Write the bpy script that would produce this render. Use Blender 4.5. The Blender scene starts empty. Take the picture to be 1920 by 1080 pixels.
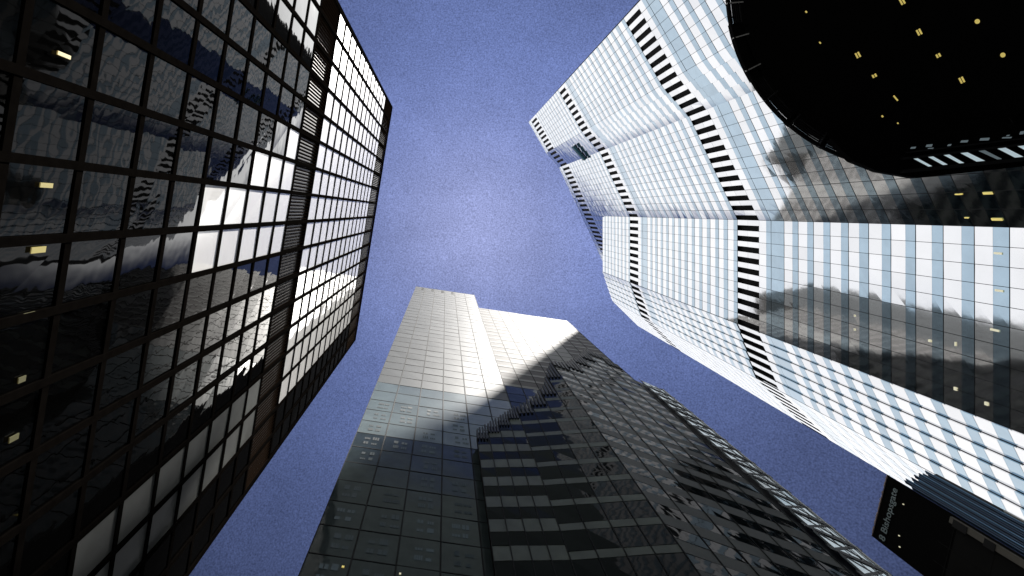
import bpy, bmesh, math, random
from mathutils import Vector, Matrix
random.seed(7)
scn = bpy.context.scene
COL = scn.collection

# ---------------------------------------------------------------- camera
# Origin = camera. +Z = zenith, +X = right in the photo, +Y = down in the photo.
VX, VY, F = 837.0, 397.0, 1000.0
cd = bpy.data.cameras.new("camera"); cam = bpy.data.objects.new("camera", cd); COL.objects.link(cam)
cd.sensor_width = 36.0; cd.lens = F/1920*36.0
cd.shift_x = (960-VX)/1920.0; cd.shift_y = -(540-VY)/1920.0
cd.clip_start = 0.05; cd.clip_end = 4000
cam.rotation_euler = (math.pi, 0, 0)
scn.camera = cam

# ---------------------------------------------------------------- light
SUN_EL = math.radians(67); sx, sy = 0.70, -0.714
sdir = Vector((sx*math.cos(SUN_EL), sy*math.cos(SUN_EL), math.sin(SUN_EL))).normalized()
sl = bpy.data.lights.new("sun", 'SUN'); sl.energy = 5.0; sl.angle = math.radians(1.2); sl.color = (1, 0.96, 0.9)
sun = bpy.data.objects.new("sun", sl); COL.objects.link(sun); sun.location = (0, 0, 400)
sun.rotation_euler = (-sdir).to_track_quat('-Z', 'Y').to_euler()

w = bpy.data.worlds.new("World"); scn.world = w; w.use_nodes = True
nt = w.node_tree; N = nt.nodes; L = nt.links
for n in list(N): N.remove(n)
def nd(t, **k):
    n = N.new(t)
    for a, b in k.items(): setattr(n, a, b)
    return n
def mth(op, a, b=None, c=None, clamp=False):
    n = N.new('ShaderNodeMath'); n.operation = op; n.use_clamp = clamp
    for i, v in enumerate((a, b, c)):
        if v is None: continue
        if isinstance(v, (int, float)): n.inputs[i].default_value = v
        else: L.new(v, n.inputs[i])
    return n.outputs[0]
tc = nd('ShaderNodeTexCoord'); sep = nd('ShaderNodeSeparateXYZ'); L.new(tc.outputs['Generated'], sep.inputs[0])
zz = mth('MAXIMUM', sep.outputs[2], 0.02)
qx = mth('DIVIDE', sep.outputs[0], zz); qy = mth('DIVIDE', sep.outputs[1], zz)
sky = nd('ShaderNodeTexSky', sky_type='NISHITA', sun_disc=False, sun_elevation=SUN_EL,
         sun_rotation=math.atan2(sx, sy), altitude=50, air_density=1.0, dust_density=0.0, ozone_density=1.5)
nz = nd('ShaderNodeTexNoise'); nz.inputs['Scale'].default_value = 3.2; nz.inputs['Detail'].default_value = 5
L.new(tc.outputs['Generated'], nz.inputs['Vector'])
wob = mth('MULTIPLY', mth('SUBTRACT', nz.outputs[0], 0.5), 0.07)
# added unseen cloud bank beyond the black tower, whitens the silver tower's reflections
m = mth('MAXIMUM', mth('MAXIMUM', mth('MULTIPLY', qy, 0.74), mth('MULTIPLY', qy, -0.53)), mth('MULTIPLY_ADD', qy, 0.17, 0.14))
w1 = mth('MULTIPLY', mth('SUBTRACT', mth('ADD', mth('MULTIPLY', qx, -1.0), mth('MULTIPLY', wob, 0.3)), m), 20, clamp=True)
# added unseen cloud bank low behind the centre tower, mirrored in the silver tower
a = mth('MULTIPLY', mth('SUBTRACT', qy, 0.235), 16, clamp=True)
b = mth('MULTIPLY', mth('ADD', qx, mth('MULTIPLY', qy, 0.375)), 22, clamp=True)
c = mth('MULTIPLY', mth('SUBTRACT', mth('MULTIPLY', qy, 1.0), qx), 14, clamp=True)
w2 = mth('MULTIPLY', mth('MULTIPLY', a, b), c)
# added unseen cloud bank beyond the silver tower, brightens the left tower's glass
a = mth('MULTIPLY', mth('SUBTRACT', qx, mth('MULTIPLY_ADD', qy, 0.4, 0.30)), 16, clamp=True)
b = mth('MULTIPLY', mth('ADD', qy, mth('MULTIPLY', qx, 1.04)), 16, clamp=True)
c = mth('MULTIPLY', mth('SUBTRACT', mth('MULTIPLY', qx, 0.56), qy), 16, clamp=True)
w3 = mth('MULTIPLY', mth('MULTIPLY', mth('MULTIPLY', a, b), c), mth('MULTIPLY', mth('SUBTRACT', 0.8, qx), 6, clamp=True))
w4 = mth('MULTIPLY', mth('SUBTRACT', mth('ADD', qy, wob), 0.74), 14, clamp=True)  # added unseen cloud below the view, brightens the silver tower's reflections
cl = mth('MAXIMUM', mth('MAXIMUM', w1, w2), mth('MAXIMUM', w3, w4))
# the blue of the clear gap: tinted, deeper away from the middle
tint = nd('ShaderNodeMix', data_type='RGBA', blend_type='MULTIPLY'); tint.inputs[0].default_value = 1
SKY_TINT = (1.48, 1.20, 1.42, 1)
L.new(sky.outputs[0], tint.inputs[6]); tint.inputs[7].default_value = SKY_TINT
dx = mth('SUBTRACT', qx, 0.06); dy = mth('SUBTRACT', qy, 0.03)
r2 = mth('ADD', mth('MULTIPLY', dx, dx), mth('MULTIPLY', dy, dy))
fall = mth('DIVIDE', 1.0, mth('ADD', 1.0, mth('MULTIPLY', r2, 2.9)))
hz = nd('ShaderNodeMix', data_type='RGBA', blend_type='MIX')
L.new(mth('MULTIPLY', mth('POWER', fall, 8.0), 0.22), hz.inputs[0]); L.new(tint.outputs[2], hz.inputs[6]); hz.inputs[7].default_value = (7.4, 7.2, 9.2, 1)
sc = nd('ShaderNodeMix', data_type='RGBA', blend_type='MULTIPLY'); sc.inputs[0].default_value = 1
cmb = nd('ShaderNodeCombineColor')
gn = nd('ShaderNodeTexNoise'); gn.inputs['Scale'].default_value = 420; gn.inputs['Detail'].default_value = 1; L.new(tc.outputs['Generated'], gn.inputs['Vector'])
gm2 = nd('ShaderNodeTexNoise'); gm2.inputs['Scale'].default_value = 9; gm2.inputs['Detail'].default_value = 6; L.new(tc.outputs['Generated'], gm2.inputs['Vector'])
fall2 = mth('MULTIPLY', fall, mth('MULTIPLY', mth('MULTIPLY_ADD', gn.outputs[0], 1.2, 0.40), mth('MULTIPLY_ADD', gm2.outputs[0], 0.5, 0.75)))
for i in range(3): L.new(fall2, cmb.inputs[i])
L.new(hz.outputs[2], sc.inputs[6]); L.new(cmb.outputs[0], sc.inputs[7])
gm = nd('ShaderNodeMix', data_type='RGBA', blend_type='MIX'); L.new(mth('MULTIPLY', mth('SUBTRACT', mth('MULTIPLY', qy, -1.0), 0.43), 10, clamp=True), gm.inputs[0])  # added grey sky above the view, mutes the blue mirrored in the centre tower
L.new(sc.outputs[2], gm.inputs[6]); gm.inputs[7].default_value = (2.2, 2.5, 2.5, 1)
mixc = nd('ShaderNodeMix', data_type='RGBA', blend_type='MIX')
L.new(cl, mixc.inputs[0]); L.new(gm.outputs[2], mixc.inputs[6])
cn = nd('ShaderNodeTexNoise'); cn.inputs['Scale'].default_value = 2.0; cn.inputs['Detail'].default_value = 6
L.new(tc.outputs['Generated'], cn.inputs['Vector'])
cr = nd('ShaderNodeValToRGB'); L.new(cn.outputs[0], cr.inputs[0])
cr.color_ramp.elements[0].position = 0.3; cr.color_ramp.elements[0].color = (8.2, 8.5, 9.2, 1)
cr.color_ramp.elements[1].position = 0.62; cr.color_ramp.elements[1].color = (10.6, 10.6, 10.8, 1)
bst = nd('ShaderNodeMix', data_type='RGBA', blend_type='MIX'); L.new(w3, bst.inputs[0])
L.new(cr.outputs[0], bst.inputs[6]); bst.inputs[7].default_value = (38, 38, 38, 1); L.new(bst.outputs[2], mixc.inputs[7])
bg = nd('ShaderNodeBackground'); bg.inputs[1].default_value = 0.05
L.new(mixc.outputs[2], bg.inputs[0]); out = nd('ShaderNodeOutputWorld'); L.new(bg.outputs[0], out.inputs[0])

vs = scn.view_settings; vs.view_transform = 'Standard'; vs.look = 'None'; vs.exposure = 1.2; vs.gamma = 1
scn.cycles.max_bounces = 8; scn.cycles.glossy_bounces = 5; scn.cycles.transmission_bounces = 4

# ---------------------------------------------------------------- materials
def mat(name, base, rough=0.5, metal=0.0, ior=1.5, spec=0.5, noise=0.0, nscale=1.0, bump=0.0, bscale=0.5,
        emit=None, estr=0.0, coat=0.0, var=0.0):
    m = bpy.data.materials.new(name); m.use_nodes = True
    t = m.node_tree; p = t.nodes['Principled BSDF']
    p.inputs['Base Color'].default_value = (*base, 1); p.inputs['Roughness'].default_value = rough
    p.inputs['Metallic'].default_value = metal; p.inputs['IOR'].default_value = ior
    p.inputs['Specular IOR Level'].default_value = spec
    p.inputs['Coat Weight'].default_value = coat; p.inputs['Coat Roughness'].default_value = 0.03
    if emit: p.inputs['Emission Color'].default_value = (*emit, 1); p.inputs['Emission Strength'].default_value = estr
    g = t.nodes.new('ShaderNodeNewGeometry')
    if noise or var:
        col = None
        mx = t.nodes.new('ShaderNodeMix'); mx.data_type = 'RGBA'; mx.blend_type = 'MULTIPLY'; mx.inputs[0].default_value = 1
        mx.inputs[6].default_value = (*base, 1)
        a_ = t.nodes.new('ShaderNodeMath'); a_.operation = 'MULTIPLY_ADD'
        n = t.nodes.new('ShaderNodeTexNoise'); n.inputs['Scale'].default_value = nscale; n.inputs['Detail'].default_value = 6
        t.links.new(g.outputs['Position'], n.inputs['Vector'])
        t.links.new(n.outputs[0], a_.inputs[0]); a_.inputs[1].default_value = noise*2; a_.inputs[2].default_value = 1-noise
        b_ = t.nodes.new('ShaderNodeMath'); b_.operation = 'MULTIPLY_ADD'
        t.links.new(g.outputs['Random Per Island'], b_.inputs[0]); b_.inputs[1].default_value = -var; b_.inputs[2].default_value = 1
        c_ = t.nodes.new('ShaderNodeMath'); c_.operation = 'MULTIPLY'
        t.links.new(a_.outputs[0], c_.inputs[0]); t.links.new(b_.outputs[0], c_.inputs[1])
        cc = t.nodes.new('ShaderNodeCombineColor')
        for i in range(3): t.links.new(c_.outputs[0], cc.inputs[i])
        t.links.new(cc.outputs[0], mx.inputs[7]); t.links.new(mx.outputs[2], p.inputs['Base Color'])
    if bump:
        n = t.nodes.new('ShaderNodeTexNoise'); n.inputs['Scale'].default_value = bscale; n.inputs['Detail'].default_value = 2
        t.links.new(g.outputs['Position'], n.inputs['Vector'])
        bn = t.nodes.new('ShaderNodeBump'); bn.inputs['Strength'].default_value = 1; bn.inputs['Distance'].default_value = bump
        t.links.new(n.outputs[0], bn.inputs['Height']); t.links.new(bn.outputs[0], p.inputs['Normal'])
    return m
M = {}
M['steel'] = mat('weathered_steel', (0.004, 0.0034, 0.003), 0.9, 0.0, spec=0.0, noise=0.5, nscale=2.0)
M['louvre'] = mat('louvre_steel', (0.020, 0.013, 0.009), 0.9, 0.0, spec=0.0, noise=0.4, nscale=3.0)
M['void'] = mat('dark_void', (0.004, 0.004, 0.004), 0.8, spec=0.1)
M['pane_l'] = mat('white_reflection_glass', (0.80, 0.79, 0.78), 0.5, coat=1.0, noise=0.06, nscale=0.8, bump=0.012, bscale=0.5, var=0.10)  # white base colour stands in for bright sky reflected in the panes
M['grey_l'] = mat('grey_reflection_glass', (0.15, 0.155, 0.15), 0.4, ior=1.3, noise=0.4, nscale=0.5, var=0.6)  # grey colour stands in for a dimmer reflection in the lower panes
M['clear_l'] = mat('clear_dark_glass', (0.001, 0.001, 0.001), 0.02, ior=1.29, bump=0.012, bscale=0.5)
M['pale'] = mat('silver_coated_glass', (0.84, 0.84, 0.84), 0.07, 1.0, coat=1.0, noise=0.06, nscale=0.4, bump=0.01, bscale=0.4, var=0.12)
M['blue'] = mat('blue_glass', (0.36, 0.48, 0.57), 0.07, 1.0, coat=1.0, noise=0.15, nscale=0.6, bump=0.01, bscale=0.4, var=0.15)
M['joint'] = mat('black_gasket', (0.012, 0.013, 0.014), 0.7, spec=0.1)
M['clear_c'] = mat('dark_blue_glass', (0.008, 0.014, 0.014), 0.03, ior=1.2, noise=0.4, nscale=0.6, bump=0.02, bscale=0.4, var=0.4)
M['pane_m'] = mat('teal_fade_glass', (0.15, 0.19, 0.20), 0.25, spec=0.25, noise=0.3, nscale=0.4, var=0.2)  # middle tone of the reflected sky's fade, painted into the glass by height
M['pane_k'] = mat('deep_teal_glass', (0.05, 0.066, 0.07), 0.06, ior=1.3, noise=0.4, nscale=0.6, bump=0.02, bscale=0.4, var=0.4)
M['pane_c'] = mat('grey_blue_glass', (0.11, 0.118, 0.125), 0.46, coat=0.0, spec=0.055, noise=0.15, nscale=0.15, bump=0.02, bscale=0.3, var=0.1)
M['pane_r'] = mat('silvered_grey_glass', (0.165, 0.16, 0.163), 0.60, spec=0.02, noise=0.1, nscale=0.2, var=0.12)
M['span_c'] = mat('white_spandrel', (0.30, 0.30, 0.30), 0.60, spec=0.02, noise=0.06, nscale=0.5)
M['black'] = mat('black_metal', (0.006, 0.006, 0.007), 0.45, spec=0.2)
M['dark'] = mat('dark_stone', (0.008, 0.008, 0.0075), 0.8, spec=0.1, noise=0.4, nscale=0.8)
M['brace'] = mat('brace_steel', (0.012, 0.013, 0.014), 0.5, spec=0.3)
M['iceglass'] = mat('ice_glass', (0.50, 0.60, 0.61), 0.12, 0.9, noise=0.2, nscale=0.7, var=0.25)
M['lamp'] = mat('warm_lamp', (0.9, 0.8, 0.3), 0.5, emit=(1.0, 0.78, 0.20), estr=0.20)
M['white'] = mat('letter_white', (0.30, 0.38, 0.40), 0.5)
M['asphalt'] = mat('asphalt', (0.05, 0.05, 0.05), 0.9, noise=0.4, nscale=2.0)
M['navy'] = mat('navy_fin', (0.02, 0.05, 0.10), 0.25, 0.3, noise=0.3, nscale=0.7)
M['lamp_dim'] = mat('dim_lamp', (0.5, 0.4, 0.1), 0.5, emit=(1.0, 0.72, 0.22), estr=0.10)
M['lamp_dim2'] = mat('dimmer_lamp', (0.4, 0.35, 0.1), 0.5, emit=(1.0, 0.78, 0.28), estr=0.06)
M['lamp_faint'] = mat('faint_lamp', (0.1, 0.1, 0.05), 0.5, emit=(1.0, 0.75, 0.2), estr=0.012)
M['lamp_white'] = mat('white_lamp', (0.8, 0.8, 0.7), 0.5, emit=(1.0, 0.93, 0.6), estr=0.2)
M['teal'] = mat('teal_paint', (0.03, 0.12, 0.17), 0.4)
M['soffit'] = mat('black_soffit', (0.004, 0.004, 0.004), 0.9, spec=0.05)
M['fin'] = mat('bare_metal_fin', (0.65, 0.68, 0.68), 0.5, 0.0)
M['fin_dim'] = mat('bronze_fin', (0.18, 0.15, 0.13), 0.5, 0.2)
M['skylight'] = mat('glowing_pale_glass', (0.55, 0.68, 0.70), 0.4, emit=(0.75, 0.92, 1.0), estr=0.22, noise=0.2)  # added glow makes the roof panes look lit from behind
M['skylight_dim'] = mat('dim_glowing_glass', (0.25, 0.30, 0.33), 0.4, emit=(0.7, 0.9, 1.0), estr=0.05)  # the same added glow, weaker
for nm, c_ in (('thin_glass', (0.75, 0.90, 0.93)), ('thin_glass_dim', (0.28, 0.32, 0.40))):
    M[nm] = mat(nm, c_, 0.08, ior=1.05); M[nm].node_tree.nodes['Principled BSDF'].inputs['Transmission Weight'].default_value = 1.0
for i_, e_ in enumerate((0.004, 0.008, 0.013)): M['ceil%d' % i_] = mat('office_ceiling_%d' % i_, (0.02, 0.03, 0.035), 0.6, spec=0.1, emit=(0.62, 0.85, 1.0), estr=e_, noise=0.3, nscale=3)
M['step_glass'] = mat('black_step_glass', (0.003, 0.005, 0.006), 0.03, ior=1.13, bump=0.03, bscale=0.3)
M['step_band'] = mat('sage_band', (0.085, 0.10, 0.085), 0.5, spec=0.3, noise=0.6, nscale=0.45, var=0.3)
M['step_band2'] = mat('olive_band', (0.036, 0.038, 0.030), 0.5, spec=0.2, noise=0.6, nscale=0.45, var=0.4)
M['coping'] = mat('pinkish_coping', (0.45, 0.36, 0.33), 0.7, noise=0.3, nscale=6)
M['stone'] = mat('grey_stone', (0.13, 0.12, 0.10), 0.8, noise=0.3, nscale=4)
M['navy_hi'] = mat('steel_blue_fin', (0.10, 0.20, 0.32), 0.25, 0.5, noise=0.3, nscale=0.7)
M['rail'] = mat('pale_metal', (0.5, 0.5, 0.48), 0.4, 0.3)

# ---------------------------------------------------------------- helpers
def P(px, py, h): return Vector(((px-VX)/F*h, (py-VY)/F*h, h))
def px_of(v):
    if v.z < 0.5: return (9e9, 9e9)
    return (VX+v.x/v.z*F, VY+v.y/v.z*F)
def tag(o, label=None, cat=None, group=None, kind=None):
    if label: o['label'] = label
    if cat: o['category'] = cat
    if group: o['group'] = group
    if kind: o['kind'] = kind
    return o
def empty(name, loc, label, cat, group=None):
    o = bpy.data.objects.new(name, None); COL.objects.link(o); o.location = loc
    return tag(o, label, cat, group)
class MB:
    def __init__(s): s.v = []; s.f = []; s.mi = []
    def hexa(s, c, mi=0):
        b = len(s.v); s.v += [tuple(x) for x in c]
        for q in ((0,3,2,1),(4,5,6,7),(0,1,5,4),(1,2,6,5),(2,3,7,6),(3,0,4,7)):
            s.f.append(tuple(b+i for i in q)); s.mi.append(mi)
    def beam(s, a, b, w, t, up, mi=0):
        a = Vector(a); b = Vector(b); d = (b-a).normalized(); x = d.cross(up).normalized()*w/2; y = d.cross(x).normalized()*t/2
        s.hexa([a-x-y, a+x-y, a+x+y, a-x+y, b-x-y, b+x-y, b+x+y, b-x+y], mi)
    def cyl(s, a, b, r, n=12, mi=0, r2=None):
        a = Vector(a); b = Vector(b); d = (b-a).normalized(); r2 = r if r2 is None else r2
        x = d.orthogonal().normalized(); y = d.cross(x); k = len(s.v)
        for c, rr in ((a, r), (b, r2)):
            for i in range(n):
                t = 2*math.pi*i/n; s.v.append(tuple(c+x*math.cos(t)*rr+y*math.sin(t)*rr))
        for i in range(n):
            j = (i+1) % n; s.f.append((k+i, k+j, k+n+j, k+n+i)); s.mi.append(mi)
        s.f.append(tuple(k+i for i in reversed(range(n)))); s.f.append(tuple(k+n+i for i in range(n))); s.mi += [mi, mi]
    def prism(s, pts, z0, z1, mi=0):
        n = len(pts); k = len(s.v)
        s.v += [(p[0], p[1], z0) for p in pts]+[(p[0], p[1], z1) for p in pts]
        for i in range(n):
            j = (i+1) % n; s.f.append((k+i, k+j, k+n+j, k+n+i)); s.mi.append(mi)
        s.f.append(tuple(k+i for i in reversed(range(n)))); s.f.append(tuple(k+n+i for i in range(n))); s.mi += [mi, mi]
    def build(s, name, mats, parent=None, label=None, kind=None):
        me = bpy.data.meshes.new(name)
        org = parent.location if parent else Vector((0, 0, 0))
        me.from_pydata([(x-org.x, y-org.y, z-org.z) for x, y, z in s.v], [], s.f)
        for m_ in (mats if isinstance(mats, (list, tuple)) else [mats]): me.materials.append(m_)
        me.polygons.foreach_set('material_index', s.mi); me.update()
        bm = bmesh.new(); bm.from_mesh(me); bmesh.ops.recalc_face_normals(bm, faces=bm.faces); bm.to_mesh(me); bm.free()
        o = bpy.data.objects.new(name, me); COL.objects.link(o)
        if parent: o.parent = parent
        return tag(o, label=label, kind=kind)
class Fr:   # facade frame: u along the wall, z up, d outward (towards the camera's side)
    def __init__(s, p0, p1, toward=(0, 0)):
        s.p0 = Vector((p0[0], p0[1], 0)); s.p1 = Vector((p1[0], p1[1], 0)); s.L = (s.p1-s.p0).length
        s.u = (s.p1-s.p0)/s.L; s.n = Vector((-s.u.y, s.u.x, 0))
        if s.n.dot(Vector((toward[0], toward[1], 0))-s.p0) < 0: s.n = -s.n
    def pt(s, u, z, d): return s.p0+s.u*u+s.n*d+Vector((0, 0, z))
    def box(s, mb, u0, u1, z0, z1, d0, d1, mi=0, tilt=0.0):
        r = [random.uniform(-tilt, tilt) for _ in range(4)] if tilt else (0, 0, 0, 0)
        mb.hexa([s.pt(u0, z0, d0), s.pt(u1, z0, d0), s.pt(u1, z0, d1+r[0]), s.pt(u0, z0, d1+r[1]),
                 s.pt(u0, z1, d0), s.pt(u1, z1, d0), s.pt(u1, z1, d1+r[2]), s.pt(u0, z1, d1+r[3])], mi)
def az_of(F_, u, z0, z1, u1):   # visible picture area of a pane (source px), 0 if off frame
    q = [px_of(F_.pt(a_, b_, 0)) for a_, b_ in ((u, z0), (u1, z0), (u1, z1), (u, z1))]
    cx = sum(a_ for a_, _ in q)/4; cy = sum(b_ for _, b_ in q)/4
    if not (-30 < cx < 1950 and -30 < cy < 1110): return 0, cx, cy
    ar = 0
    for i in range(4):
        j = (i+1) % 4; ar += q[i][0]*q[j][1]-q[j][0]*q[i][1]
    return abs(ar)/2, cx, cy
def emit_panes(root, items, mats, name='window', limit=100, hidden=None):
    """items: (area, builder) ; the largest become parts of their own, the rest one part"""
    items.sort(key=lambda t: -t[0])
    rest = MB()
    for i, (a_, fn) in enumerate(items):
        if i < limit and a_ > 0:
            mb = MB(); fn(mb); mb.build(name, mats, root)
        else: fn(rest)
    if rest.f: rest.build(name, mats, root, kind='stuff')

# ---------------------------------------------------------------- ground
g = MB(); g.hexa([(-900,-900,-2),(900,-900,-2),(900,900,-2),(-900,900,-2),(-900,-900,-1.6),(900,-900,-1.6),(900,900,-1.6),(-900,900,-1.6)])
tag(g.build('ground', M['asphalt']), kind='structure')

# ---------------------------------------------------------------- left black steel tower
H1 = 127.5
a0 = P(735, 202, H1); a1 = P(666, 636, H1)
root = empty('office_tower', (a0.x-8, 3, -1.6), 'black steel framed tower with big square windows filling the left of the view', 'building')
FL = Fr(a0, a1)
ncol = 17; cw = FL.L/ncol; z00 = 24.2-4.13*6; FH = 4.13
nfl = int(round((H1-z00)/FH))
core = MB()
back = 26
core.hexa([FL.pt(0,-1.6,-0.3), FL.pt(FL.L,-1.6,-0.3), FL.pt(FL.L,-1.6,-back), FL.pt(0,-1.6,-back),
           FL.pt(0,H1-0.3,-0.3), FL.pt(FL.L,H1-0.3,-0.3), FL.pt(FL.L,H1-0.3,-back), FL.pt(0,H1-0.3,-back)])
core.build('wall', M['black'], root)
fr = MB()
for i in range(ncol+1):
    u = i*cw; ww = 0.40 if 0 < i < ncol else 0.55
    FL.box(fr, max(u-ww/2, -0.3), min(u+ww/2, FL.L+0.3), -1.6, H1, -0.28, 0.10)
FL.box(fr, -0.25, FL.L+0.25, H1-0.35, H1+0.1, -0.28, 0.13)
def is_louvre(k): return k in (14, 15) or k >= 28
for k in range(1, nfl):
    z = z00+k*FH; t = 0.42
    if k in (15,) or k >= 29: continue
    for i in range(ncol):
        FL.box(fr, i*cw+0.15, (i+1)*cw-0.15, z-t/2, z+t/2, -0.28, 0.05)
fr.build('steel_frame', M['steel'], root)
items = []; lv = {}
def white_reflection(z, y):     # panes coloured white, standing for the bright sky mirrored in them
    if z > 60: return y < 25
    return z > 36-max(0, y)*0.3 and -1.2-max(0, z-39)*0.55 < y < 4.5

for k in range(nfl):
    z0_ = z00+k*FH+0.20; z1_ = z00+(k+1)*FH-0.20
    for i in range(ncol):
        u0 = i*cw+0.15; u1 = (i+1)*cw-0.15
        if is_louvre(k):
            band = 0 if k < 20 else 1
            mb = lv.setdefault((band, i), MB())
            n = 8
            for j in range(n):
                uc = u0+(j+0.5)*(u1-u0)/n
                mb.hexa([FL.pt(uc-0.07, z0_-0.2, 0.0), FL.pt(uc-0.03, z0_-0.2, 0.0), FL.pt(uc+0.08, z0_-0.2, -0.2), FL.pt(uc+0.04, z0_-0.2, -0.2),
                         FL.pt(uc-0.07, z1_+0.2, 0.0), FL.pt(uc-0.03, z1_+0.2, 0.0), FL.pt(uc+0.08, z1_+0.2, -0.2), FL.pt(uc+0.04, z1_+0.2, -0.2)])
        else:
            ar, cx, cy = az_of(FL, u0, z0_, z1_, u1)
            def fn(mb, u0=u0, u1=u1, a_=z0_, b_=z1_): 
                y_ = FL.pt((u0+u1)/2, 0, 0).y
                FL.box(mb, u0, u1, a_, b_, -0.25, -0.03, 0 if white_reflection(a_, y_) else (2 if 16 < y_ < 25.5 and a_ > 26 and a_ < 60 else 1), 0.02)
            items.append((ar, fn))
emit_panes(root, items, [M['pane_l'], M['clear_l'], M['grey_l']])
for mb in lv.values(): mb.build('louvre_panel', M['louvre'], root)

# ---------------------------------------------------------------- centre glass tower
HC = 200.0
b0 = P(780, 537, HC); b1 = P(889, 553, HC)
cdir = (b1-b0).normalized()
# right edge on the same plane at azimuth .905
def on_plane(slope):  # y = slope*x
    t = (slope*b0.x-b0.y)/(cdir.y-slope*cdir.x); return b0+cdir*t
b2 = on_plane(0.905)
FC = Fr(b0, b2); lenA = (b1-b0).length; HB = 173.0
root = empty('glass_tower', (b0.x+20, 50, -1.6), 'grey glass tower at bottom centre, pale above and dark below, left part taller', 'building')
core = MB(); ob = Vector((0, 1, 0))
def lowpoly(p, q, depth, z0, z1, mb, side=0.0):
    # solid behind the facade, its sides turned away from the camera
    d0 = Vector((p.x, p.y, 0)).normalized()*0; 
    n = -FC.n
    mb.prism([p, q, q+n*depth+cdir*side, p+n*depth-cdir*side*0], z0, z1)
A0 = FC.pt(0.05, 0, -0.3); A1 = FC.pt(lenA-0.05, 0, -0.3); A2 = FC.pt(FC.L-0.05, 0, -0.3)
cb = (A0+Vector((-6, 22, 0))); ce = (A2+Vector((4, 22, 0))); cm = A1+Vector((3.5, 22, 0))
core.prism([A0, A1, cm, cb], -1.6, HC-0.2)
core.prism([A1+cdir*0.01, A2, ce, cm+cdir*0.01], -1.6, HB-0.2)
core.build('wall', M['void'], root)
CW = 3.35; CF = 4.02
joints = MB(); items = []; spans = MB(); vents = []
ucols = [0]
nA = 6; wA = lenA/nA
ucols = [i*wA for i in range(nA+1)]
nB = max(1, round((FC.L-lenA)/CW)); wB = (FC.L-lenA)/nB
ucols += [lenA+(i+1)*wB for i in range(nB)]
for i in range(len(ucols)-1):
    u0, u1 = ucols[i]+0.05, ucols[i+1]-0.05
    top = HC if i < nA else HB
    zc = -1.6; z = top-2.0 if i < nA else top-1.5
    k = 0
    rows = []
    zt = top
    base = 43.85 - 4.0*11
    kk = 0
    z = base
    while z < top-0.5:
        z1_ = min(z+4.0, top); rows.append((z, z1_)); z += 4.0
    for (za, zb) in rows:
        ar, cx, cy = az_of(FC, u0, za, zb, u1)
        if i < nA:
            def fn(mb, u0=u0, u1=u1, a_=za+0.05, b_=zb-0.05): FC.box(mb, u0, u1, a_, b_, -0.2, 0, 0 if a_ > 86 else (4 if a_ > 66 else 5), 0.02)  # paler panes higher up: reflected sky put into the glass tone
        else:
            j = i-nA
            wide = (j in (4, 5))
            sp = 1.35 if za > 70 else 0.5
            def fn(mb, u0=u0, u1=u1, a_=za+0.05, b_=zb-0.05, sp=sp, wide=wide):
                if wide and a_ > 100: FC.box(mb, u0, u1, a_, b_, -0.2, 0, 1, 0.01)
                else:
                    FC.box(mb, u0, u1, a_+sp, b_, -0.2, 0, 3 if a_ > 92 else 2, 0.02)  # pale panes over dark ones, the same reflection put into the colour
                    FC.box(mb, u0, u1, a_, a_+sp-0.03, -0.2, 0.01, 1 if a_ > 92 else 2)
        items.append((ar, fn))
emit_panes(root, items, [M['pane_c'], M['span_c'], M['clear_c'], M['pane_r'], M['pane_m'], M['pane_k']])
for i, u in enumerate(ucols):
    FC.box(joints, u-0.07 if i else u, u+0.07, -1.6, (HC if i <= nA else HB), -0.2, 0.06)
z = 43.85-44.0
while z < HC:
    FC.box(joints, 0, lenA if z > HB-1 else FC.L, z-0.05, z+0.05, -0.19, 0.03); z += 4.0
joints.build('mullion_grid', M['joint'], root)
for i in range(4):
    for zc in (HC-2.2, HC-5.2):
        v = MB(); uc = (0.75+i)*wA; FC.box(v, uc-0.45, uc+0.45, zc-0.55, zc+0.55, -0.1, 0.09); v.build('vent', M['void'], root)

# braced glass shaft on the tower's right-hand flank
K1 = FC.pt(FC.L+0.1, 0, -0.2); zt = 117.0
K2 = Vector((47.2, 47.2*0.829, 0))
FB = Fr(K1, K2)
sh = MB(); sh.prism([K1+Vector((0, 0.3, 0)), K2+Vector((0, 0.3, 0)), K2+Vector((2, 14, 0)), K1+Vector((-1, 14, 0))], -1.6, zt-0.3)
sh.build('shaft_wall', M['black'], root)
g1 = MB(); lat = []
zf = zt-0.5; Lb = FB.L
k = 0
glass = None
while zf > 50:
    z1_ = zf; z0_ = zf-4.2
    gp = MB()
    FB.box(gp, Lb*0.40, Lb*0.97, z0_+0.2, z1_-0.2, 0.05, 0.25, 0, 0.02); gp.build('shaft_glass', M['iceglass'], root)
    b_ = MB()
    up = FB.n
    b_.beam(FB.pt(Lb*0.25, z0_, 0.30), FB.pt(Lb*1.08, z0_, 0.30), 0.8, 0.08, up)
    for s_ in (0, 1):
        ua, ub = (Lb*0.36, Lb*0.97) if s_ else (Lb*0.97, Lb*0.36)
        b_.beam(FB.pt(ua, z0_+0.25, 0.27+0.01*s_), FB.pt(ub, z1_-0.25, 0.27+0.01*s_), 0.34, 0.03, up)
    b_.beam(FB.pt(Lb*0.62, z0_+0.3, 0.265), FB.pt(Lb*0.62, z1_-0.3, 0.265), 0.12, 0.02, up)
    b_.build('cross_brace', M['brace'], root)
    zf -= 4.2; k += 1
ch = MB()
for uu, ww in ((0.36, 0.3), (0.80, 0.18), (0.96, 0.22)):
    ch.beam(FB.pt(Lb*uu, 30, 0.31), FB.pt(Lb*uu, zt, 0.31), ww, 0.03, FB.n)
ch.build('brace_chord', M['brace'], root)
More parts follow.
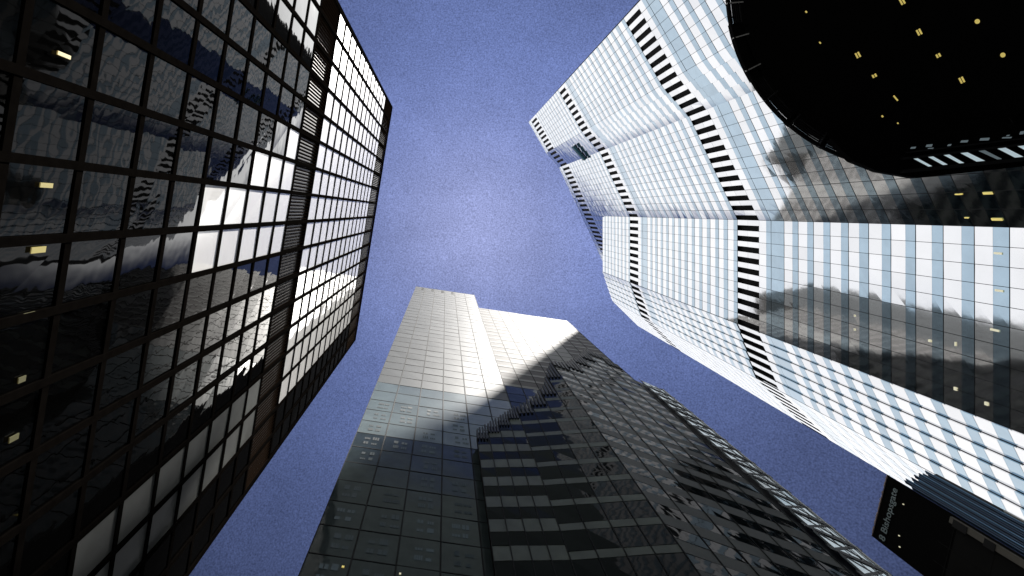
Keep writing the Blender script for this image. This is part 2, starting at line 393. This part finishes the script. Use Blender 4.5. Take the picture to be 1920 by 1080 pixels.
ed = MB(); ed.beam(FB.pt(Lb*1.02, 30, 0.2), FB.pt(Lb*1.02, zt, 0.2), 0.18, 0.3, FB.n); ed.build('edge_trim', M['rail'], root)

# ---------------------------------------------------------------- right silver glass tower
HR, HD = 250.0, 216.0
def R(px, py, h): p = P(px, py, h); return Vector((p.x, p.y, 0))
c0 = R(991, 229, HR); c1 = R(1024, 287, HR); c2 = R(1048, 314, HR); c3 = R(1090, 404, HR); c3b = R(1130, 490, HR)
d0 = c3.copy(); d1 = Vector((63.3, 24.3, 0)); e1 = Vector((67.3, 36.2, 0)); f1 = Vector((77.5, 46.2, 0))
root = empty('glass_tower', (85, 0, -1.6), 'tall faceted silver glass tower with rows of black slots on the right', 'building')
core = MB(); cen = Vector((100, 0, 0))
def inset(p, k=0.35): return p+(cen-p).normalized()*k
upper = [inset(p, 0.5) for p in (c0, c1, c2, c3, c3b)]+[Vector((104, 33.2, 0)), Vector((118, 10, 0)), Vector((95, -44, 0)), Vector((52, -57.1, 0))]
core.prism(upper, -1.6, HR-0.6)
lower = [inset(p, 0.6) for p in (d0, d1, e1, f1)]+[Vector((97.6, 57.5, 0)), Vector((110, 20, 0))]
lower[0] = d0+Vector((0.6, 0.0, 0))
core.prism(lower, -1.6, HD-0.6)
core.build('wall', M['void'], root)
items = []; lines = MB(); slots = []
RF = 4.0; BANDS = [(27, 28), (44, 45), (58, 60)]
def saw(mb, f, u0, u1, za, zb, sr, mi):
    """a pane, set slightly askew in plan where the facade is saw-toothed"""
    r_ = [random.uniform(-0.010, 0.010) for _ in range(4)]
    o0, o1 = max(sr, 0), max(-sr, 0)
    mb.hexa([f.pt(u0, za, -0.3), f.pt(u1, za, -0.3), f.pt(u1, za, o1+r_[0]), f.pt(u0, za, o0+r_[1]), f.pt(u0, zb, -0.3), f.pt(u1, zb, -0.3), f.pt(u1, zb, o1+r_[2]), f.pt(u0, zb, o0+r_[3])], mi)
def facet(p0, p1, z0, z1, ncol, seed=0, serr=0.0, lined=True, slotted=True, floors_off=3.9-4*1.0, pitch=None):
    f = Fr(p0, p1); cw = f.L/ncol
    nf = int((z1-floors_off)/RF)+1
    for k in range(nf):
        za = floors_off+k*RF; zb = min(za+RF, z1)
        if zb <= z0+0.5 or za >= z1-0.3: continue
        za = max(za, z0)
        bnd = any(b0_ <= k <= b1_ for b0_, b1_ in BANDS) and slotted
        for i in range(ncol):
            u0 = i*cw+0.03; u1 = (i+1)*cw-0.03
            ar, cx, cy = az_of(f, u0, za, zb, u1)
            if bnd:
                um = (u0+u1)/2
                def fn(mb, f=f, u0=u0, u1=u1, um=um, a_=za, b_=zb): saw(mb, f, u0, um, a_+0.02, b_-0.02, serr*0.5, 0)
                items.append((ar*0.5, fn)); continue
            allblue = (k % 17 == 8)
            sp = RF*(0.40 if k % 5 else 0.46)
            def fn(mb, f=f, u0=u0, u1=u1, a_=za, b_=zb, sp=sp, ab=allblue):
                if ab or b_-a_ < 2: saw(mb, f, u0, u1, a_+0.03, b_-0.02, serr, 1); return
                saw(mb, f, u0, u1, a_+sp, b_-0.02, serr, 0)
                saw(mb, f, u0, u1, a_+0.03, a_+sp-0.01, serr, 1)
            items.append((ar, fn))
        if bnd: continue
        f.box(lines, 0, f.L, za-0.035, za+0.035, -0.18, 0.025 if lined else 0.004)
    for i in range(ncol+1):
        u = i*cw; 
        zs = z0
        seg = sorted([(floors_off+b0_*RF, floors_off+(b1_+1)*RF) for b0_, b1_ in BANDS]) if slotted else []
        f.box(lines, max(0, u-0.03), min(f.L, u+0.03), z0, z1, -0.18, 0.035 if lined else 0.004)
    return f
def ncols(p, q): return max(1, round((q-p).length/2.16))
for p, q, sr in ((c0, c1, 0), (c1, c2, -0.22), (c2, c3, 0)): facet(p, q, -1.6, HR, ncols(p, q), serr=sr)
facet(c3, c3b, HD-2, HR, ncols(c3, c3b), serr=0.16)
for p, q, sr in ((d0, d1, 0), (d1, e1, 0.28), (e1, f1, 0)): facet(p, q, -1.6, HD, ncols(p, q), serr=sr, lined=q is not f1)
emit_panes(root, items, [M['pale'], M['blue']])
lines.build('mullion_grid', M['joint'], root)


# ---------------------------------------------------------------- helpers for things fixed to a facade
def on_face(f, px, py):
    q = Vector(((px-VX)/F, (py-VY)/F, 1)); nn = f.n
    z = nn.dot(f.p0)/(nn.x*q.x+nn.y*q.y); p = q*z
    return (p-f.p0).dot(f.u), z
def face_lamp(parent, f, px, py, wu, hz_, m='lamp', name='ceiling_light'):
    u, z = on_face(f, px, py); mb = MB()
    mb.v = []; f.box(mb, u-wu/2, u+wu/2, z-hz_/2, z+hz_/2, 0.04, 0.09); mb.build(name, M[m], parent)

tower_l = bpy.data.objects['office_tower']; tower_c = bpy.data.objects['glass_tower']; tower_r = root
for px, py, a_, b_, m_ in ((117, 103, 0.16, 0.75, 'lamp_dim'), (84, 347, 0.2, 0.7, 'lamp_dim2'), (69, 468, 0.26, 0.8, 'lamp_dim2'), (38, 711, 0.25, 0.4, 'lamp_faint'), (23, 821, 0.25, 0.5, 'lamp_faint'), (52, 588, 0.12, 0.6, 'lamp_faint')):
    face_lamp(tower_l, FL, px, py, a_, b_, m_)
face_lamp(tower_c, FC, 643, 1064, 0.2, 0.2); face_lamp(tower_c, FC, 750, 1077, 0.16, 0.16, 'lamp_white')
fD = Fr(d0, d1); fCc = Fr(c2, c3)
for px, py, wu, hz_ in ((1853, 362, 0.28, 1.1), (1798, 364, 0.15, 0.9), (1870, 411, 0.3, 1.2), (1813, 408, 0.15, 0.5)):
    face_lamp(tower_r, fCc, px, py, wu, hz_)
for px, py, wu, hz_ in ((1872, 475, 0.25, 0.9), (1874, 545, 0.25, 0.9), (1866, 619, 0.25, 1.0), (1603, 592, 0.3, 0.2), (1603, 618, 0.3, 0.25), (1744, 639, 0.3, 0.4), (1792, 645, 0.5, 0.15), (1792, 729, 0.4, 0.4), (1850, 757, 0.4, 0.4)):
    face_lamp(tower_r, fD, px, py, wu, hz_, 'lamp_white')

# ---------------------------------------------------------------- cleaning cradle hung on the silver tower
fB = Fr(c1, c2); u_, z_ = on_face(fB, 1091, 283)
cr_ = empty('cleaning_cradle', fB.pt(u_, z_, 1.2), 'teal window cleaning cradle hanging high on the silver tower', 'cradle')
mb = MB(); pa = fB.pt(u_-3.4, z_+0.6, 1.1); pb = fB.pt(u_+3.4, z_+0.6, 1.1)
mb.cyl(pa, pb, 0.62, 10); mb.build('basket', M['teal'], cr_)
mb = MB(); mb.cyl(fB.pt(u_-3.4, z_+3.6, 0.7), fB.pt(u_+3.4, z_+3.6, 0.7), 0.42, 10); mb.build('jib_beam', M['black'], cr_)
for du in (-2.8, 2.8):
    mb = MB(); mb.cyl(fB.pt(u_+du, z_+0.6, 1.1), fB.pt(u_+du, z_+3.6, 0.8), 0.06, 6); mb.build('cable', M['black'], cr_)

# ---------------------------------------------------------------- round dark canopy, top right
ZC = 24.0; cc = P(1700, -20, ZC); RC = 337/F*ZC
can = empty('round_canopy', (cc.x, cc.y, ZC), 'huge round black canopy with small yellow downlights and louvred rim, top right', 'canopy')
def disc(mb, r, z0, z1, n=96):
    mb.prism([(cc.x+r*math.cos(2*math.pi*i/n), cc.y+r*math.sin(2*math.pi*i/n)) for i in range(n)], z0, z1)
mb = MB(); disc(mb, RC-0.62, ZC, ZC+0.8); mb.build('soffit', M['soffit'], can)
def arc(mb, r, w_, z0, z1, a0_, a1_, n):
    for i in range(n):
        t0 = a0_+(a1_-a0_)*i/n; t1 = a0_+(a1_-a0_)*(i+1)/n; q = []
        for z in (z0, z1):
            for rr, t in ((r-w_/2, t0), (r-w_/2, t1), (r+w_/2, t1), (r+w_/2, t0)):
                q.append((cc.x+rr*math.cos(t), cc.y+rr*math.sin(t), z))
        mb.hexa(q)
mb = MB(); arc(mb, RC-0.03, 0.06, ZC-0.05, ZC+0.15, 0, 2*math.pi, 128); arc(mb, RC-0.60, 0.10, ZC-0.03, ZC+0.6, 0, 2*math.pi, 128); mb.build('rim', M['soffit'], can)
NSEG = 32
for i in range(NSEG):
    t = 2*math.pi*(i+0.5)/NSEG+0.02
    p = Vector((math.cos(t), math.sin(t), 0)); mb = MB()
    base = Vector((cc.x, cc.y, ZC+0.02))
    mb.beam(base+p*(RC-0.70), base+p*(RC+0.02), 0.05, 0.12, Vector((0, 0, 1))); mb.build('rim_bracket', M['rail'] if i in (13, 14, 15) else M['brace'], can)
OPEN = ((112, 117.0), (119, 130), (132, 149), (169, 184), (187, 214))
for (d0_, d1_) in OPEN:
    mb = MB()
    for j in range(5): arc(mb, RC-0.115-0.088*j, 0.052, ZC, ZC+0.05, math.radians(d0_), math.radians(d1_), 12)
    mb.build('rim_louvre', M['soffit'], can)
prev = -146
for (d0_, d1_) in OPEN+((214+0.01, 214.02),):
    mb = MB(); arc(mb, RC-0.33, 0.56, ZC+0.06, ZC+0.3, math.radians(prev), math.radians(d0_), max(2, int((d0_-prev)/3))); mb.build('rim_backing', M['soffit'], can); prev = d1_
def soff(px, py, w_, h_, ang, m='lamp'):
    p = P(px, py, ZC-0.03); mb = MB(); a_ = math.radians(ang)
    u = Vector((math.cos(a_), math.sin(a_), 0))*w_*ZC/F/2; v = Vector((-math.sin(a_), math.cos(a_), 0))*h_*ZC/F/2; t = Vector((0, 0, 0.05))
    mb.hexa([p-u-v, p+u-v, p+u+v, p-u+v, p-u-v+t, p+u-v+t, p+u+v+t, p-u+v+t]); return mb
for px, py in ((1833, 40), (1881, 103)):
    p = P(px, py, ZC-0.03); mb = MB(); mb.cyl(p, p+Vector((0, 0, 0.05)), 0.105, 20); o = mb.build('round_downlight', M['lamp'], can)
    mb = MB(); mb.cyl(p+Vector((0, 0, -0.01)), p+Vector((0, 0, 0.045)), 0.12, 20, r2=0.15); mb.build('lamp_ring', M['black'], o)
for px, py, h_ in ((1692, 2, 15), (1724, 60, 13), (1609, 103, 12), (1804, 150, 13), (1760, 104, 8), (1640, 142, 7)):
    for s_ in (-1, 1):
        mb = soff(px+2.4*s_, py-1.2*s_, 2.5, h_*0.85, -28); mb.build('strip_downlight', M['lamp'], can)
for px, py, w_, h_ in ((1680, 184, 2.2, 12), (1512, 22, 2.5, 4), (1538, 80, 2.0, 4), (1655, 218, 2.5, 3.5), (1684, 231, 2, 2.5), (1702, 255, 5, 3)):
    mb = soff(px, py, w_, h_, -40); mb.build('small_downlight', M['lamp'], can)

# dark glazed link roof under the canopy, at the right edge
ZL = 22.0
lk = empty('link_roof', P(1830, 290, ZL), 'black framed roof strip with slanting pale glass panels below the round canopy', 'roof')
def slab(pts, z0, z1, m, name, par, zproj=None):
    zp = zproj or z0; mb = MB(); q = [P(x, y, zp) for x, y in pts]; mb.prism([(a_.x, a_.y) for a_ in q], z0, z1); return mb.build(name, m, par)
slab([(1560, 262), (1600, 302), (1650, 322), (1720, 334), (1990, 304), (1990, 286), (1741, 312.5), (1708, 294.5), (1990, 262), (1990, 225), (1700, 240)], ZL, ZL+0.35, M['soffit'], 'frame', lk)
quads = [[(1708,295),(1716,294),(1748,311.5),(1741,312.5)],[(1736,292),(1746,291),(1777,308.5),(1768,309.5)],[(1765,288.5),(1776,287.3),(1808,305.5),(1799,306.5)],[(1797,285),(1810,283.5),(1847,301.5),(1831,303)],[(1830,281),(1843,279.7),(1879,298),(1870,299)],[(1867,277),(1882,275),(1919,294),(1903,295.5)],[(1905,272.5),(1925,270),(1960,289.5),(1940,291.5)]]
for i in range(len(quads)-1):
    A_, B_ = quads[i], quads[i+1]
    slab([A_[1], B_[0], B_[3], A_[2]], ZL-0.002, ZL+0.30, M['soffit'], 'cross_beam', lk)
slab([quads[-1][1], (1990, 262), (1990, 286), quads[-1][2]], ZL-0.002, ZL+0.30, M['soffit'], 'cross_beam', lk)
for i, q_ in enumerate(quads): slab(q_, ZL-0.003, ZL+0.02, M['skylight_dim'] if i == 4 else M['skylight'], 'glass_panel', lk)
for x, y, w_, h_ in ((1712,277,8,3),(1742,273,10,4),(1745,278,9,1.5),(1780,272,5,3),(1808,265,12,3.5),(1846,261,16,4),(1888,258,16,2),(1890,254,4,2),(1916,249,6,5)):
    slab([(x-w_/2, y+h_*0.6), (x-w_/2+2, y-h_/2), (x+w_/2+2, y-h_*0.7), (x+w_/2, y+h_/2)], ZL-0.05, ZL-0.01, M['skylight_dim'], 'small_glass_panel', lk)
for (xa, ya, xb, yb, wd) in ((1690, 298, 1990, 262, 0.10), (1690, 322, 1990, 292, 0.14), (1700, 286, 1990, 251, 0.06)):
    a_ = P(xa, ya, ZL-0.12); b_ = P(xb, yb, ZL-0.12); mb = MB(); mb.beam(a_, b_, wd, 0.12, Vector((0, 0, 1))); mb.build('beam', M['brace'], lk)

# ---------------------------------------------------------------- dark building with the sign, bottom right
Z8 = 30.0
s0 = P(1665, 891, Z8); s1 = P(1636, 1006, Z8); s0.z = s1.z = 0
sb = empty('sign_building', (29, 19, -1.6), 'low black building with a street sign along its roof edge, bottom right', 'building')
mb = MB(); mb.prism([s0, s1, Vector((26.2, 20.0, 0)), Vector((34, 25.6, 0)), Vector((38, 23, 0)), Vector((28.4, 17.1, 0))], -1.6, Z8); mb.build('wall', M['soffit'], sb)
f8 = Fr(s0, s1)
mb = MB(); random.seed(3)
n = 26
for i in range(n):
    a_ = f8.L*i/n; b_ = f8.L*(i+1)/n; h_ = random.uniform(0.02, 0.09); f8.box(mb, a_, b_-0.01, Z8, Z8+h_, -0.12, 0.05)
mb.build('parapet_edge', M['coping'], sb)
cu = bpy.data.curves.new('sign_text', 'FONT'); cu.body = '8 Bishopsgate'; cu.size = 0.60; cu.extrude = 0.015; cu.align_x = 'LEFT'
tmp = bpy.data.objects.new('tmp', cu); COL.objects.link(tmp); dg = bpy.context.evaluated_depsgraph_get()
me = bpy.data.meshes.new_from_object(tmp.evaluated_get(dg)); bpy.data.objects.remove(tmp)
xs = [v.co.x for v in me.vertices]; wt = max(xs)-min(xs); x0_ = min(xs); sc_ = 2.95/wt
for v in me.vertices:
    x, y, z = v.co; p = f8.pt(f8.L-0.18-(x-x0_)*sc_, Z8-0.80+y*0.92, 0.03+z); v.co = p-sb.location
me.materials.clear(); me.materials.append(M['white'])
o = bpy.data.objects.new('sign_lettering', me); COL.objects.link(o); o.parent = sb
# wall joints and stone strip
mb = MB()
for k in range(1, 9):
    f8.box(mb, 0, f8.L, Z8-2.2-k*1.9, Z8-2.16-k*1.9, 0, 0.015)
for uu in (0.45, 0.72): f8.box(mb, f8.L*uu, f8.L*uu+0.03, 8, Z8-3.5, 0, 0.02)
mb.build('panel_joints', M['dark'], sb)
mb = MB(); f8.box(mb, 0.02, f8.L-0.02, 12, Z8-4.2, 0.0, 0.008); mb.build('stone_cladding', M['dark'], sb)
mb = MB(); f8.box(mb, 0.12, 0.42, 12, Z8-3.9, 0.03, 0.16); mb.build('pale_pilaster', M['stone'], sb)
for zc, h_ in ((25.2, 0.7), (23.9, 0.5)):
    mb = MB(); f8.box(mb, 0.15, 0.5, zc, zc+h_, 0.17, 0.19); mb.build('slot_window', M['black'], sb)
for px, py in ((1688, 1005), (1696, 946), (1689, 1026)):
    face_lamp(sb, f8, px, py, 0.05, 0.06, 'lamp_white', 'spot_light')

# ---------------------------------------------------------------- navy finned block beside it
fb = empty('finned_block', (42, 24, -1.6), 'navy blue block of thin upright fins between the sign and the silver tower', 'building')
n0 = P(1738, 882, 40); n1 = P(1692, 904, 40)
ff = Fr(n0, n1)
mb = MB(); mb.prism([Vector((n0.x+0.25, n0.y, 0)), Vector((n1.x+0.2, n1.y, 0)), Vector((46, 27.3, 0)), Vector((48.5, 26.3, 0))], -1.6, 39.5); mb.build('wall', M['black'], fb)
for i in range(12):
    mb = MB(); u = ff.L*(i+0.5)/12; ff.box(mb, u-0.035, u+0.035, 5, 39.2+random.uniform(0, 1.0), -0.25, 0.0+0.03*(i % 2)); mb.build('fin', M['navy_hi'] if i % 3 == 0 else M['navy'], fb)
mb = MB(); ff.box(mb, -0.12, -0.02, 5, 34.5, -0.2, 0.08); mb.build('edge_trim', M['rail'], fb)

# faint office ceilings showing through the lower glass of the centre tower
random.seed(11)
for i in range(5):
    for k in range(8, 20):
        za = 43.85-44.0+4.0*k; u0 = ucols[i]+0.1; W_ = ucols[i+1]-ucols[i]-0.2
        if za > 78 or random.random() < 0.15: continue
        ar, cx, cy = az_of(FC, u0, za, za+4, u0+W_)
        if not (0 < cx < 1000 and 0 < cy < 1100): continue
        mb = MB(); sx0 = random.uniform(0.25, 0.45)
        for a_ in (0, 1):
            for b_ in (0, 1):
                ww = W_*random.uniform(0.16, 0.26); hh = random.uniform(0.35, 0.8)
                ua = u0+W_*(sx0+0.28*a_); zb = za+1.0+1.3*b_
                nn = random.randint(1, 4)
                for q in range(nn): FC.box(mb, ua+ww*q/nn, ua+ww*(q+0.75)/nn, zb, zb+hh, 0.03, 0.035)
        mb.build('ceiling_panel', M['ceil%d' % random.randint(0, 2)], tower_c)

# ---------------------------------------------------------------- dark stepped reflection in the centre tower's right half, built as a solid block
random.seed(5)
OFFS = [(893, 1.5, 'a'), (968, 2.5, 'a'), (1031, 4.5, 'b'), (1158, 0.6, 'c')]
def plan_pt(px, py, off):      # point where the ray's azimuth meets the tower face moved out by off
    q = Vector(((px-VX)/F, (py-VY)/F, 0)); nn = FC.n; k = nn.dot(FC.p0+nn*off)/nn.dot(q); return Vector((q.x*k, q.y*k, 0)), k
pA, zA = plan_pt(893, 812, 1.5); pB, zB = plan_pt(968, 764, 2.5); pC, zC_ = plan_pt(1033, 678, 4.5)
pD, zD = plan_pt(1160, 686, 0.5)
st = empty('stepped_reflection', (pB.x, pB.y, -1.6), 'dark stepped reflection with toothed crown in the grey tower, built as a solid block in front', 'building')
PXT = {'a': [(893, 812), (930, 790), (968, 764)], 'b': [(968, 768), (1000, 748), (1020, 726), (1024, 702), (1033, 679)], 'c': [(1033, 679), (1062, 683), (1100, 656), (1160, 688)]}
items = []; lat = MB()
cap = MB(); solid = MB()
for (p, q, key, nc, band) in ((pA, pB, 'a', 4, 0.5), (pB, pC, 'b', 4, 0.28), (pC, pD, 'c', 6, 0.5)):
    f = Fr(p, q); pts = []
    for x, y in PXT[key]:
        u, z = on_face(f, x, y); pts.append((u, z))
    pts.sort()
    def top(u):
        if u <= pts[0][0]: return pts[0][1]
        for (a_, za_), (b_, zb_) in zip(pts, pts[1:]):
            if u <= b_: return za_+(zb_-za_)*(u-a_)/(b_-a_)
        return pts[-1][1]
    cwid = f.L/nc; tmin = 1e9
    for i in range(nc):
        u0, u1 = i*cwid+0.04, (i+1)*cwid-0.04
        zt_ = min(top(u0), top(u1), top((u0+u1)/2)); tmin = min(tmin, zt_)
        f.box(solid, i*cwid+0.01, (i+1)*cwid-0.01, -1.6, zt_-0.4, -1.0, -0.22)
        z = -0.15+4.0*2; 
        while z < zt_-0.5:
            zb_ = min(z+4.0, zt_)
            ar, cx, cy = az_of(f, u0, z, zb_, u1)
            def fn(mb, f=f, u0=u0, u1=u1, a_=z, b_=zb_, band=band, key=key):
                h_ = (b_-a_)*band
                mi = 1 if key == 'b' or (key == 'a' and a_ > 40) else 2
                f.box(mb, u0, u1, a_+h_, b_-0.05, -0.2, 0, 0, 0.03)
                f.box(mb, u0, u1, a_+0.05, a_+h_-0.03, -0.2, 0.0, mi, 0.02)
            items.append((ar, fn)); z += 4.0
        # toothed crown
        nt_ = 4
        for t_ in range(nt_):
            ua = u0+(u1-u0)*t_/nt_; zz_ = top(ua)
            f.box(cap, ua, ua+(u1-u0)/nt_*0.55, zt_-2.2, zz_+0.5+0.3*(t_ % 2), -0.15, 0.22)
    for i in range(nc+1):
        u = i*cwid; f.box(lat, max(0.0, u-0.05), min(f.L, u+0.05), -1.6, min(top(u), top(min(f.L, u+0.1)))-0.2, -0.2, 0.06)
emit_panes(st, items, [M['step_glass'], M['step_band'], M['step_band2']])
lat.build('mullion_grid', M['joint'], st); solid.build('wall', M['soffit'], st); cap.build('crown_fins', M['brace'], st)
